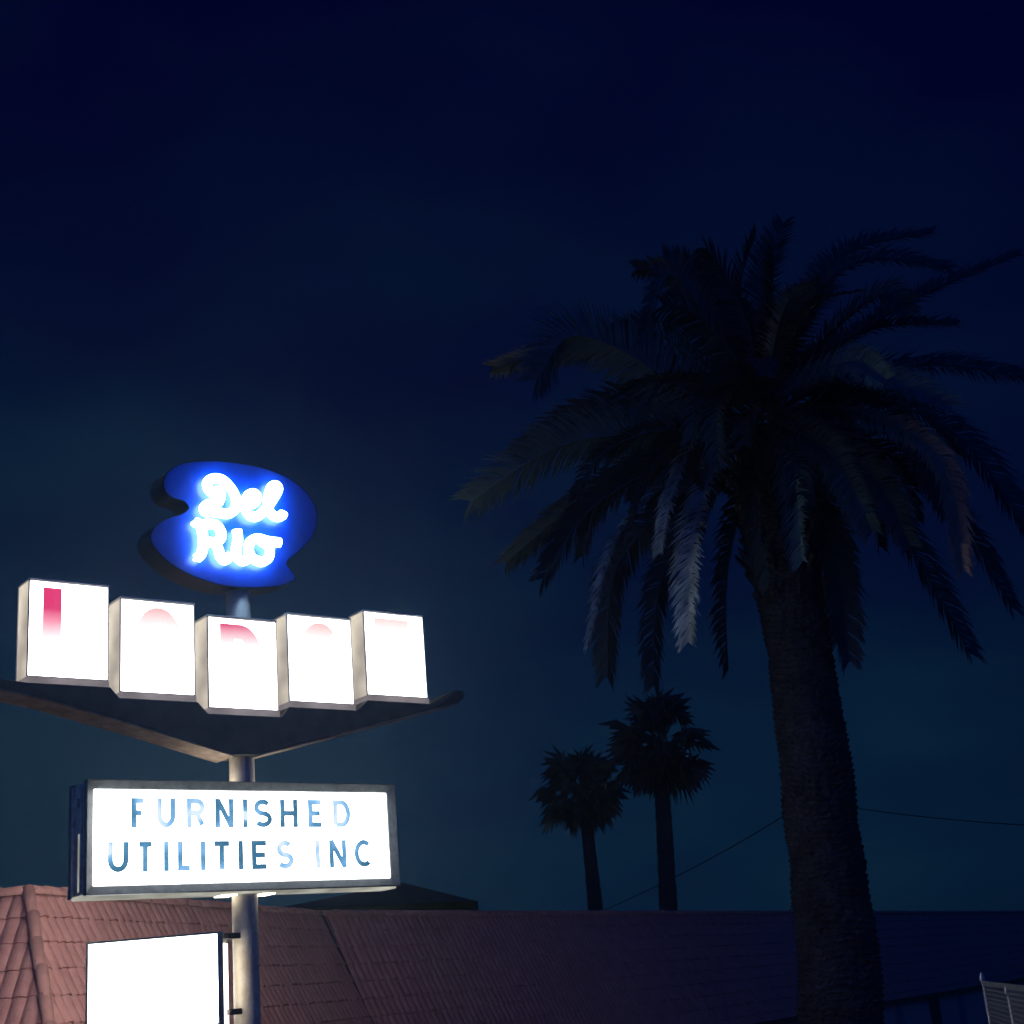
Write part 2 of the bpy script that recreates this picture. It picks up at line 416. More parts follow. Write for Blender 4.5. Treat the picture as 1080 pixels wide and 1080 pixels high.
# open seams round the pole let the tube light out above and below
for sg in (1, -1):
    for nm, za_, zb_ in (('top_seam', z1-.019, z1+.004), ('bottom_seam', z0-.034, z0-.021)):
        a, b = sorted((sg*.15, sg*(.62 if nm == 'top_seam' else .30)))
        mb = MB(); mb.box(P, UX, UN, UZ, a, b, -.12, .13, za_, zb_); mb.build(nm, M_seam_fill, cab)
mb = MB(); mb.box(P, UX, UN, UZ, s0+.01, s1-.01, -CT+.035, CT-.035, z0-.02, z0+.019); bevel(mb.build('bottom_rail', M_rail_glint, cab), .008)
BL = [(0, (.05, .17, .30)), (.35, (.10, .30, .52)), (.62, (.22, .50, .85)), (.85, (.50, .74, 1.0)), (1, (.74, .88, 1.0))]
rows = [('F', 139, 155, 0), ('U', 166, 185.5, 0), ('R', 197.5, 216.5, 0), ('N', 227.5, 247, 0), ('I', 257, 261.5, 0), ('S', 268, 287.5, 0), ('H', 296, 314.5, 0), ('E', 325.5, 341.5, 0), ('D', 352, 370, 0),
        ('U', 114, 136, 1), ('T', 144.5, 163, 1), ('I', 174, 178, 1), ('L', 188, 203.5, 1), ('I', 212.5, 217, 1), ('T', 224, 245, 1), ('I', 252, 257, 1), ('E', 266, 284, 1), ('S', 292, 310, 1), ('I', 333.5, 338, 1), ('N', 348, 366, 1), ('C', 374.5, 394.5, 1)]
washout = [.15, .42, .30, .02, -.25, -.12, .0, .15, .42, 0, .0, .10, .12, -.05, -.10, -.25, -.15, .42, .35, .0, -.05]  # how far glare is painted into each letter's blue
za = [S(260, 842.5, CT)[1], S(260, 872.5, CT)[1], S(260, 886.5, CT)[1], S(260, 917, CT)[1]]
for k, (ch, xa, xb, r) in enumerate(rows):
    a = S(xa, 858+r*43, CT)[0]; b = S(xb, 858+r*43, CT)[0]
    st = [(min(1, max(0, p-washout[k]+.17)), c) for p, c in BL]
    ml = emis_vary('blue_letter', st, nscale=3.2, offset=k*.37)
    mt = glyph(ch, a, b, za[1+2*r], za[2*r],   .056, CT-.009, ml, cab)
    tag(mt, 'blue letter '+ch)
# --- lower blank cabinet hung from the pole
LX = (at(235, 993, 15.75)-at(90, 997, 16.35)); 
def low():
    a = at(91, 1000, 15.9); b = at(235, 1000, 15.6)
    ux = V((b.x-a.x, b.y-a.y, 0)).normalized(); un = V((ux.y, -ux.x, 0)); wd = V((b.x-a.x, b.y-a.y, 0)).length
    o = V((a.x, a.y, 0)); z1 = at(91, 994, 15.9).z+.0; z0 = z1-.95
    lc = empty('blank_cabinet', V((a.x, a.y, z0)), sign); tag(lc, 'plain white glowing cabinet on the left side of the pole')
    mb = MB(); mb.box(o, ux, un, UZ, .01, wd-.01, -.28, -.03, z0+.01, z1-.01); mb.build('housing', M_alu, lc)
    for y0, y1, f0, f1 in ((-.03, .012, -.029, -.006), (-.322, -.28, -.304, -.281)):
        mb = MB(); t = .055; ring(mb, o, ux, un, 0, wd, z0, z1, .022, t, t, .022, y0, y1)
        bevel(mb.build('frame', M_frame, lc), .006)
        mb = MB(); mb.box(o, ux, un, UZ, .024, wd-t-.002, f0, f1, z0+t+.002, z1-.024); mb.build('face', M_face, lc)
    mb = MB(); mb.box(o, ux, un, UZ, wd-.01, wd+.004, -.26, -.05, z0+.03, z1-.12); mb.build('side_fill_panel', M_seam_fill, lc)  # glowing panel added to light the pole's left side
    for zz in (z1-.075, z0+.12):
        mb = MB()
        q = o+ux*(wd+.0)-un*.15; 
        tgt = V((P.x, P.y, 0))-q; dd = tgt.length; ax = tgt.normalized(); ay = V((ax.y, -ax.x, 0))
        mb.box(q, ax, ay, UZ, 0, dd-.1, -.04, .04, zz, zz+.06)
        bevel(mb.build('bracket', M_dark, lc), .005)
low()

# ------------------------------------------------------------------ the motel building (tiled roofs)
def tile_mat(name, c1, c2):
    m = bpy.data.materials.new(name); m.use_nodes = True; n = m.node_tree.nodes; l = m.node_tree.links
    b = n['Principled BSDF']; b.inputs['Roughness'].default_value = .85; b.inputs['Specular IOR Level'].default_value = .25
    t = n.new('ShaderNodeTexCoord'); z = n.new('ShaderNodeTexNoise'); z.inputs['Scale'].default_value = 3.2; z.inputs['Detail'].default_value = 8
    z.inputs['Roughness'].default_value = .7
    r = n.new('ShaderNodeValToRGB'); r.color_ramp.elements[0].position = .3; r.color_ramp.elements[1].position = .7
    r.color_ramp.elements[0].color = (*c2, 1); r.color_ramp.elements[1].color = (*c1, 1)
    l.new(t.outputs['Object'], z.inputs['Vector']); l.new(z.outputs[0], r.inputs[0]); l.new(r.outputs[0], b.inputs['Base Color'])
    bp = n.new('ShaderNodeBump'); bp.inputs['Strength'].default_value = .35; bp.inputs['Distance'].default_value = .02
    z2 = n.new('ShaderNodeTexNoise'); z2.inputs['Scale'].default_value = 25; l.new(t.outputs['Object'], z2.inputs['Vector'])
    l.new(z2.outputs[0], bp.inputs['Height']); l.new(bp.outputs[0], b.inputs['Normal']); return m
M_tile = tile_mat('clay_roof_tile', (.46, .215, .185), (.30, .13, .115))
M_cap = tile_mat('clay_ridge_tile', (.42, .20, .17), (.28, .13, .11))
M_wall = mat('stucco', (.42, .36, .30), .9, 0, .15, 2, bump=.4, bscale=40)
M_glass = mat('dark_window_glass', (.02, .025, .03), .08, 0)
M_trim = mat('window_trim', (.3, .3, .3), .6)

ZR, ZE = 5.1, 1.95
def ridge_pt(x, y):
    v = ray(x, y); t = (ZR-EYE)/v.z; return CAM+v*t
A = ridge_pt(30, 941); B = ridge_pt(338, 965); Cc = ridge_pt(1090, 962.5)
dAB = (B-A).normalized(); dBC = (Cc-B).normalized()
nAB = V((dAB.y, -dAB.x, 0)); nBC = V((dBC.y, -dBC.x, 0))       # downslope side towards the viewer
dZA = V((-nAB.x, -nAB.y, 0))                                  # direction of the left wing, away from corner A
# pitch so that the valley passes photo point (371,1037)
bis = (nAB+nBC).normalized()
v = ray(371, 1037); 
den = v.x*bis.y-v.y*bis.x
tt = ((B.x-CAM.x)*bis.y-(B.y-CAM.y)*bis.x)/den; X = CAM+v*tt
runv = (X-B).dot(bis); print('valley run', runv, 'z', X.z)
SLOPE = max(.2, min(2.2, (ZR-X.z)/(runv*bis.dot(nAB)))); print('slope', SLOPE)
RUN = (ZR-ZE)/SLOPE

bld = tag(empty('motel_building', V((B.x, B.y, 0))), 'low motel building with a red clay tile roof behind the roadside sign', 'building')
def roof(name, O, d, n, x0, x1, cuts, label=None, seedv=0, pw=.20, cl=.36):
    """barrel tile slope: O on the ridge, d along it, n downslope; clipped by vertical planes"""
    down = (n-UZ*SLOPE).normalized(); nm = d.cross(down).normalized()
    if nm.z < 0: nm = -nm
    LEN = RUN*sqrt(1+SLOPE**2); nx = int((x1-x0)/pw); nc = int(LEN/cl)+1
    prof = [(0, 0), (.12, .014), (.3, .026), (.5, .03), (.7, .026), (.88, .014)]
    vs = []; fs = []; cols = nx*len(prof)+1; rowsn = 0
    rnd = random.Random(seedv)
    jit = {}
    for c in range(nc):
        for e in (0, 1):
            b = c*cl+(cl if e else 0); lift = .024 if e else .0
            for i in range(cols):
                k, q = divmod(i, len(prof)); fx, h = prof[q]
                j = jit.setdefault((k, c), (rnd.uniform(-.006, .009), rnd.uniform(-.018, .018)))
                a = x0+(k+fx)*pw
                vs.append(O+d*a+down*(min(b, LEN)+(j[1] if e and b < LEN else 0))+nm*(h+lift+j[0]+.02*noise.noise(V((a*.35, b*.5, seedv)))))
            rowsn += 1
    for r in range(rowsn-1):
        for i in range(cols-1):
            fs.append([r*cols+i, r*cols+i+1, (r+1)*cols+i+1, (r+1)*cols+i])
    bm = bmesh.new(); bv = [bm.verts.new(x) for x in vs]
    for q in fs: bm.faces.new([bv[i] for i in q])
    for co, no in cuts:
        bmesh.ops.bisect_plane(bm, geom=bm.verts[:]+bm.edges[:]+bm.faces[:], plane_co=co, plane_no=no, clear_outer=True)
    # underside deck
    o = objbm(name, bm, M_tile, bld)
    if label: tag(o, label)
    return o
perp = V((-bis.y, bis.x, 0))          # points along the far side of the valley plane
if perp.dot(dBC) < 0: perp = -perp
bisA = (nAB-dAB).normalized()         # hip at corner A: between slope facing right and slope facing the viewer
perpA = V((-bisA.y, bisA.x, 0))
if perpA.dot(dAB) < 0: perpA = -perpA
lenAB = (B-A).length; lenBC = (Cc-B).length
roof('roof', A, dAB, nAB, -7, lenAB+7, [(B, perp), (A, -perpA)], 'red tile slope running away behind the sign pole', 1)
roof('roof', B, dBC, nBC, -7, lenBC, [(B, -perp)], 'long dark tile slope running off to the right', 2)
roof('roof', A, dZA, -dAB, -7, 9, [(A, perpA)], 'tile slope at the left edge facing the viewer', 3)
# flat deck behind the steep tiled skirt, with its low rear parapet
BK = 8.0
def backp(p, n, z, k=1.0): return V((p.x, p.y, z))-n*(BK*k)
kb = 1/bis.dot(nAB); ka = 1/bisA.dot(nAB)
top = [A+dZA*9, A, B, Cc]; rear = [backp(Cc, nBC, ZR), backp(B, bis, ZR, kb), backp(A, bisA, ZR, ka), backp(A+dZA*9, -dAB, ZR)]
dl = [p-UZ*.35 for p in top+rear]
obj('roof_deck', dl, [(0, 1, 6, 7), (1, 2, 5, 6), (2, 3, 4, 5)], mat('gravel_deck', (.2, .19, .17), .95), bld)
v = [p-UZ*.36 for p in top]+[p+UZ*.03 for p in top]
obj('parapet', v, [[i, i+1, 5+i, 4+i] for i in range(3)], mat('parapet_render', (.35, .3, .26), .9), bld)

def caps(name, p0, p1, rad=.11, seg=.40):
    """overlapping half-round ridge tiles"""
    mb = MB(); d = (p1-p0); n = max(1, int(d.length/seg)); d.normalize(); rnd = random.Random(int(p0.x*100))
    sd = d.cross(UZ).normalized(); up = sd.cross(d)
    for i in range(n):
        c0 = p0+d*(i*seg)+up*rnd.uniform(-.008, .012)+sd*rnd.uniform(-.012, .012); c1 = c0+d*(seg+.05)
        v = []; K = 8
        for c, r in ((c0, rad*rnd.uniform(.98, 1.05)), (c1, rad*.84)):
            for k in range(K+1):
                a = pi*k/K*1.2-.1*pi; v.append(c+sd*cos(a)*r+up*sin(a)*r*.85)
        for c, r in ((c0, rad*.82), (c1, rad*.7)):
            for k in range(K+1):
                a = pi*k/K*1.2-.1*pi; v.append(c+sd*cos(a)*r+up*sin(a)*r*.85)
        q = K+1; f = []
        for k in range(K): f += [[k, k+1, q+k+1, q+k], [2*q+k, k, k+1, 2*q+k+1][::-1]]
        mb.add(v, f)
    return mb.build(name, M_cap, bld, smooth=True)
caps('ridge_cap', A, B); caps('ridge_cap', B, Cc); caps('ridge_cap', A, A+dZA*9)
dn = bisA-UZ*(SLOPE*bisA.dot(nAB)); caps('hip_cap', A+UZ*.05, A+UZ*.05+dn*(RUN/bisA.dot(nAB)), .085)
# valley flashing, a nearly black strip
dv = bis-UZ*(SLOPE*bis.dot(nAB)); sd = dv.cross(UZ).normalized(); Lv = RUN/bis.dot(nAB)
mb = MB(); nn = bis*.05; k_ = .05; mb.add([B+sd*k_+nn, B-sd*k_+nn, B-sd*k_+dv*Lv+nn, B+sd*k_+dv*Lv+nn], [(0, 1, 2, 3)])
mb.build('valley_flashing', mat('dark_flashing', (.02, .018, .02), .7, 0, .3, 4), bld)
# walls under the eaves with windows and doors
ins = RUN-.22
def eave(p, n): return V((p.x, p.y, 0))+n*ins
w0 = V((B.x, B.y, 0))+bis*(ins/bis.dot(nAB)); w1 = eave(Cc, nBC); wA = V((A.x, A.y, 0))+bisA*(ins/bisA.dot(nAB)); wL = eave(A+dZA*9, -dAB)
hz = ZE+.25
loop = [wL, wA, w0, w1]+[V((p.x, p.y, 0)) for p in rear]
n_ = len(loop); v = loop+[p+UZ*(hz if i < 4 else ZR) for i, p in enumerate(loop)]
obj('wall', v, [[i, (i+1) % n_, n_+(i+1) % n_, n_+i] for i in range(n_)], M_wall, bld)
mb = MB()
for a, b, n in ((wL, wA, -dAB), (wA, w0, nAB), (w0, w1, nBC)):   # fascia board under the eave
    a2 = a+n*.17; b2 = b+n*.17; d = (b2-a2).normalized()
    mb.box(a2, d, n, UZ, 0, (b2-a2).length, 0, .03, ZE-.16, ZE+.02)
mb.build('fascia', mat('brown_fascia', (.12, .07, .05), .7, 0, .2, 3), bld)
def openings(a, b, n, step, par):
    d = (b-a).normalized(); ln = (b-a).length; k = 0; x = 1.2
    while x < ln-2:
        if k % 2 == 0:
            mb = MB(); mb.box(a, d, n, UZ, x, x+1.5, .003, .05, .75, 1.85)
            wf = mb.build('window', M_trim, par); mb = MB(); mb.box(a, d, n, UZ, x+.06, x+1.44, .052, .06, .81, 1.79); mb.build('pane', M_glass, wf, origin=wpos(par))
        else:
            mb = MB(); mb.box(a, d, n, UZ, x, x+.95, .003, .045, 0.01, 1.98); mb.build('door', mat('door_paint', (.12, .2, .22), .5), par)
        x += step; k += 1
openings(wA, w0, nAB, 3.0, bld); openings(w0, w1, nBC, 4.2, bld)

# ------------------------------------------------------------------ dark hip-roofed building behind
D0 = 58
pk = at(425, 931, D0); er = at(503, 951, D0+4); el = at(375, 941.5, D0-3); eb = at(338, 956, D0-6); hz2 = er.z
db = tag(empty('dark_house', V((pk.x, pk.y, 0))), 'dark gabled roof of a building behind the tiled roof, just right of the lettered cabinet', 'building')
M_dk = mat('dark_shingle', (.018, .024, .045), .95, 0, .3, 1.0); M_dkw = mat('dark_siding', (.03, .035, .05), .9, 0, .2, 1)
axd = V((er.x-pk.x, er.y-pk.y, 0)).normalized(); ayd = V((er.x, er.y, 0)).normalized()
o = V((pk.x, pk.y, 0)); r_ = (er-pk).dot(axd); l_ = (eb-pk).dot(axd)-1.0; zl = eb.z
v = [o+axd*l_+UZ*zl-ayd*.5, o+axd*r_+UZ*hz2-ayd*.5, o+axd*r_+UZ*hz2+ayd*7, o+axd*l_+UZ*zl+ayd*7, o+UZ*pk.z-ayd*0, o+UZ*pk.z+ayd*5]
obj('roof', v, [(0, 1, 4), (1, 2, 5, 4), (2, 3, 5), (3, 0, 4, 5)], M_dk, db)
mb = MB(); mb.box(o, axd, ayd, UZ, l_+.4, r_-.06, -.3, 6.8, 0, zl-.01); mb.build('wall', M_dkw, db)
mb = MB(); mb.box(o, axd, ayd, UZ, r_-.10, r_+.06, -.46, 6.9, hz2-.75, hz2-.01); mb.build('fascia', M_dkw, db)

# ------------------------------------------------------------------ the big date palm
PD = 20.0
def leafmat(name, c1, c2, rough=.45):
    m = mat(name, c1, rough, 0, 0, 3.0, c2, spec=.4)
    return m
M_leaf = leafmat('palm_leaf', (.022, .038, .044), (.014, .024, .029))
M_lit = leafmat('lit_palm_leaf', (.46, .50, .42), (.16, .20, .17))  # lightened leaf copy, sign light painted into its colour
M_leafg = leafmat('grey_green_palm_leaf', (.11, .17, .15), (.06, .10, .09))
M_brown = leafmat('brown_palm_leaf', (.36, .22, .13), (.24, .14, .09), .7)  # brown tone for one frond at the right
M_bark = mat('palm_bark', (.052, .052, .058), .95, 0, 0, 3, (.018, .018, .021), bump=.6, bscale=18)
tb = [(889, 1100, 41.5), (885, 1030, 40), (878, 960, 38.5), (872, 905, 36.5), (867, 878, 37), (860, 804, 36), (851, 750, 34.5), (844, 690, 33), (836, 650, 33), (829, 600, 36), (822, 560, 40), (816, 520, 42), (810, 480, 36), (806, 455, 22)]
palm_base = at(889, 1100, PD); palm_base = V((at(895, 1150, PD).x, at(895, 1150, PD).y, 0))
palm = tag(empty('date_palm', palm_base), 'big date palm with thick rough trunk and long drooping fronds', 'palm tree')
cl = [(palm_base, .62)]+[(at(x, y, PD), r*PD/FPX*1.0) for x, y, r in tb]
cps = catmull([c for c, r in cl], 30); rr = []
for i in range(len(cl)-1):
    for k in range(30): rr.append(cl[i][1]+(cl[i+1][1]-cl[i][1])*k/30)
rr.append(cl[-1][1])
# resample evenly and add ring scars
acc = [0]
for a, b in zip(cps, cps[1:]): acc.append(acc[-1]+(b-a).length)
tot = acc[-1]; NS = int(tot/.017); NA = 120; vs = []; fs = []; j = 0
for i in range(NS+1):
    s = tot*i/NS
    while j < len(acc)-2 and acc[j+1] < s: j += 1
    t = (s-acc[j])/max(1e-6, acc[j+1]-acc[j]); p = cps[j].lerp(cps[j+1], t); r = rr[j]+(rr[j+1]-rr[j])*t
    for a in range(NA):
        q = 2*pi*a/NA
        ph = s/.085+.25*noise.noise(V((cos(q)*1.5, sin(q)*1.5, s*1.1)))*4+.10*(a % 20)/20*4
        saw = (ph % 1.0)
        # leaf scars: staggered ledges with ragged lips
        cell = int(ph); u = (q/(2*pi)*13+(.5 if cell % 2 else 0)) % 1.0
        led = (saw**2.5)*.045*(1-.5*abs(2*u-1)**2)
        rg = .022*noise.noise(V((cos(q)*5, sin(q)*5, s*9)))+.03*noise.noise(V((cos(q)*1.2, sin(q)*1.2, s*1.3)))+.016*noise.noise(V((cos(q)*16, sin(q)*16, s*30)))+.035*max(0, noise.noise(V((cos(q)*2.2, sin(q)*2.2, s*5)))-.15)
        R_ = r+led+rg-.015
        vs.append(p+V((cos(q), sin(q), 0))*R_)
for i in range(NS):
    for a in range(NA): fs.append([i*NA+a, i*NA+(a+1) % NA, (i+1)*NA+(a+1) % NA, (i+1)*NA+a])
fs.append([NS*NA+a for a in range(NA)])
obj('trunk', vs, fs, M_bark, palm)
# cut leaf bases below the crown
mb = MB(); rnd = random.Random(5)
ctop = at(806, 470, PD)
for k in range(150):
    t = rnd.random(); y = 640-150*t; c = at(833-25*t, y, PD); r = (33+9*min(1, t*2))*PD/FPX
    q = rnd.uniform(0, 2*pi); o = V((cos(q), sin(q), 0)); b = c+o*(r-.08)
    ln = rnd.uniform(.12, .30); tip = b+o*ln*.8+UZ*ln*(.9); sdv = V((-o.y, o.x, 0)); wd = rnd.uniform(.04, .07)
    mb.add([b-sdv*wd, b+sdv*wd, tip+sdv*wd*.6, tip-sdv*wd*.6, b-UZ*.05-sdv*wd*.5+o*.05, tip-UZ*.04+o*.02],
           [(0, 1, 2, 3), (0, 3, 5, 4), (1, 4, 5, 2), (3, 2, 5)])
mb.build('leaf_bases', M_bark, palm)

def frond(pts, half, roll, mtl, nl=95, droop=.35, seedv=0, label=None, dens=1.0, rr0=.028):
    """pts: 3 or 4 world points base..tip; leaflets along a curved midrib"""
    rnd = random.Random(seedv); c = catmull(pts, 24); n = len(c)
    cum = [0]
    for a, b in zip(c, c[1:]): cum.append(cum[-1]+(b-a).length)
    Ln = cum[-1]
    mb = MB(); mb.tube(c, [rr0*(1-.85*cum[i]/Ln)+.003 for i in range(n)], 5, False)
    hd = V((pts[-1].x-pts[0].x, pts[-1].y-pts[0].y, 0))
    if hd.length < .2: hd = V((rnd.uniform(-1, 1), -1, 0))
    B0 = hd.normalized().cross(UZ)
    k = 0; j = 0; nl = int(Ln*38*dens)
    for i in range(nl):
        s = (.10+.90*i/(nl-1))*Ln; f = s/Ln
        while j < n-2 and cum[j+1] < s: j += 1
        t = (s-cum[j])/max(1e-6, cum[j+1]-cum[j]); p = c[j].lerp(c[j+1], t); T = (c[j+1]-c[j]).normalized()
        Bv = (B0-T*B0.dot(T)).normalized(); Nn = Bv.cross(T).normalized()
        if Nn.z < -.2: Nn = -Nn
        Mr = Matrix.Rotation(roll, 3, T); Bv = Mr @ Bv; Nn = Mr @ Nn
        prof = min(1, (f+.05)/.25)*(1-.42*max(0, (f-.65)/.35)**2)
        for sgn in (-1, 1):
            if rnd.random() < .05: continue
            ln = half*prof*rnd.uniform(.8, 1.15)
            fw = .5+.45*f**2+rnd.uniform(-.1, .15)
            d = (T*fw+Bv*sgn*.9+Nn*(.38+rnd.uniform(-.22, .25))).normalized()
            g = V((0, 0, -1))
            m1 = p+d*ln*.5+g*ln*droop*.12; e1 = p+(d+g*droop*rnd.uniform(.6, 1.3)).normalized()*ln
            wv = T.cross(d).normalized().cross(d).normalized()*(.0135+.008*half)
            b = len(mb.v)
            mb.v += [p-wv*.5, p+wv*.5, m1+wv, m1-wv, e1]
            mb.f += [[b, b+1, b+2, b+3], [b+3, b+2, b+4]]
    o = mb.build('frond', mtl, palm)
    if label: tag(o, label)
    return o
HX, HY = 800, 440
def fr(base, mids, tip, dd, half, roll, mtl=M_leaf, droop=.35, seedv=0, label=None, dens=1.0):
    """dd: metres the tip comes towards (-) or away from (+) the viewer, growing along the frond"""
    P0 = [base]+mids+[tip]; n = len(P0)-1
    return frond([at(x, y, PD+dd*(i/n)**1.2) for i, (x, y) in enumerate(P0)], half*(1.22 if mtl is not M_lit else 1.0), roll if mtl is M_lit else max(roll, .85), mtl, droop=droop, seedv=seedv, label=label, dens=dens)
FR = [
 ((768, 452), [(735, 425), (660, 372), (600, 355)], (566, 400), -.8, .56, 1.0, M_leafg, .15),
 ((775, 445), [(700, 385), (610, 368)], (520, 388), 1.6, .34, .3, M_leaf, .3),
 ((780, 445), [(690, 455), (590, 470)], (497, 528), -.6, .52, .7, M_leafg, .25),
 ((780, 440), [(690, 415), (610, 440)], (545, 480), 1.0, .42, .4, M_leaf, .3),
 ((782, 450), [(700, 480), (610, 530)], (535, 592), .6, .36, .3, M_leaf, .4),
 ((785, 460), [(700, 490), (620, 540)], (572, 612), -1.0, .40, .7, M_leaf, .3),
 ((785, 470), [(715, 500), (650, 570)], (622, 678), -1.5, .32, .1, M_lit, .35),
 ((785, 470), [(720, 520), (650, 600)], (640, 712), .4, .40, .4, M_leaf, .4),
 ((790, 480), [(735, 530), (695, 620)], (689, 722), .2, .34, .5, M_leaf, .4),
 ((785, 440), [(742, 450), (712, 510)], (696, 582), -1.8, .30, .15, M_lit, .35),
 ((790, 450), [(758, 480), (732, 560)], (726, 676), -2.2, .42, .15, M_lit, .25),
 ((800, 460), [(778, 540), (765, 620)], (768, 706), -.6, .38, .8, M_leaf, .3),
 ((800, 450), [(818, 470), (838, 520)], (846, 592), -2.0, .32, .9, M_leafg, .2),
 ((815, 470), [(850, 520), (884, 600)], (896, 696), -.3, .38, .6, M_leaf, .4),
 ((815, 455), [(880, 480), (950, 560)], (1022, 688), .2, .42, .5, M_leaf, .4),
 ((815, 450), [(900, 440), (990, 480)], (1016, 600), -1.6, .30, .5, M_brown, .6),
 ((815, 450), [(900, 430), (965, 470)], (1000, 540), -1.0, .40, .5, M_leaf, .4),
 ((815, 450), [(920, 470), (1010, 550)], (1066, 640), .5, .40, .4, M_leaf, .4),
 ((818, 440), [(910, 420), (1010, 460)], (1085, 560), -.2, .44, .5, M_leaf, .4),
 ((818, 435), [(900, 395), (990, 385)], (1088, 400), .3, .40, .4, M_leaf, .4),
 ((818, 435), [(880, 395), (940, 400)], (1002, 428), -1.0, .36, .7, M_leafg, .3),
 ((815, 430), [(870, 370), (930, 345)], (1008, 342), .8, .30, .3, M_leaf, .3),
 ((815, 430), [(880, 370), (965, 315)], (1075, 268), 1.0, .26, .3, M_leaf, .2),
 ((812, 425), [(845, 330), (910, 275)], (1000, 284), .0, .36, .5, M_leaf, .3),
 ((812, 425), [(850, 320), (895, 265)], (982, 246), 1.2, .34, .3, M_leaf, .3),
 ((808, 420), [(800, 350), (805, 290)], (826, 236), .6, .36, .6, M_leaf, .1),
 ((805, 420), [(785, 350), (782, 295)], (797, 248), -.3, .36, .9, M_leaf, .1),
 ((800, 425), [(750, 340), (705, 290)], (678, 362), -1.2, .34, .7, M_leafg, .3),
 ((800, 425), [(765, 340), (725, 290)], (672, 284), .6, .34, .5, M_leaf, .3),
 ((800, 425), [(755, 345), (735, 300)], (700, 272), -.4, .40, .9, M_leaf, .2),
 ((800, 430), [(850, 400), (900, 380)], (935, 400), -2.4, .34, .9, M_leafg, .3),
 ((805, 430), [(800, 410), (770, 400)], (735, 420), -3.0, .34, 1.0, M_leaf, .3),
 ((805, 440), [(830, 450), (880, 480)], (920, 560), -2.4, .36, .9, M_leaf, .3),
 ((805, 440), [(840, 440), (920, 500)], (960, 575), -1.8, .36, .8, M_leaf, .3),
 ((795, 440), [(750, 440), (690, 490)], (665, 560), -2.2, .34, .8, M_leaf, .3),
 ((800, 440), [(795, 480), (800, 540)], (812, 610), -2.0, .36, 1.0, M_leaf, .2),
 ((810, 440), [(870, 360), (930, 310)], (960, 330), -1.4, .34, .9, M_leaf, .3),
 ((805, 430), [(830, 360), (850, 320)], (880, 300), 1.8, .4, .6, M_leaf, .3),
 ((802, 428), [(770, 345), (740, 300)], (715, 275), .9, .42, .8, M_leaf, .3),
 ((803, 428), [(790, 350), (765, 290)], (745, 262), -.9, .42, 1.1, M_leaf, .3),
 ((804, 428), [(812, 350), (815, 300)], (815, 262), -.8, .42, 1.1, M_leaf, .3),
 ((800, 430), [(770, 370), (730, 330)], (700, 322), -1.5, .42, 1.1, M_leaf, .3),
 ((806, 430), [(840, 360), (860, 325)], (868, 300), -.8, .40, 1.1, M_leaf, .3),
 ((803, 430), [(780, 340), (760, 310)], (735, 290), 1.6, .42, 1.1, M_leaf, .3),
 ((800, 430), [(745, 395), (690, 350)], (640, 352), 2.2, .40, .6, M_leaf, .3),
]
for k, (b, mids, tip, dd, half, roll, mt, dr) in enumerate(FR):
    lb = None
    if mt is M_brown: lb = 'brown frond'
    if k == 10: lb = 'frond hanging straight down, sign light painted into its pale colour'
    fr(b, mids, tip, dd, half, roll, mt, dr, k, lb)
# the crown's inner and rear fronds, by bearing and rise
rnd = random.Random(11); heart = at(803, 448, PD)
for k in range(34):
    az = k*2.39996; el = rnd.uniform(-.5, 1.15); ln = rnd.uniform(2.3, 3.6)*(.8 if el > .6 else 1)
    h = V((cos(az), sin(az), 0))
    if h.y < -.5 and el < .5: ln *= .75
    p0 = heart+h*.25+UZ*rnd.uniform(-.5, .15)
    p1 = p0+(h*cos(el)+UZ*sin(el)).normalized()*ln*.35
    p2 = p1+(h*cos(el-.5)+UZ*sin(el-.5))*ln*.33
    p3 = p2+(h*cos(el-1.25)+UZ*sin(el-1.25))*ln*.33
    frond([p0, p1, p2, p3], rnd.uniform(.3, .42), rnd.uniform(-.5, .5), M_leaf, droop=.4, seedv=100+k, dens=.8)

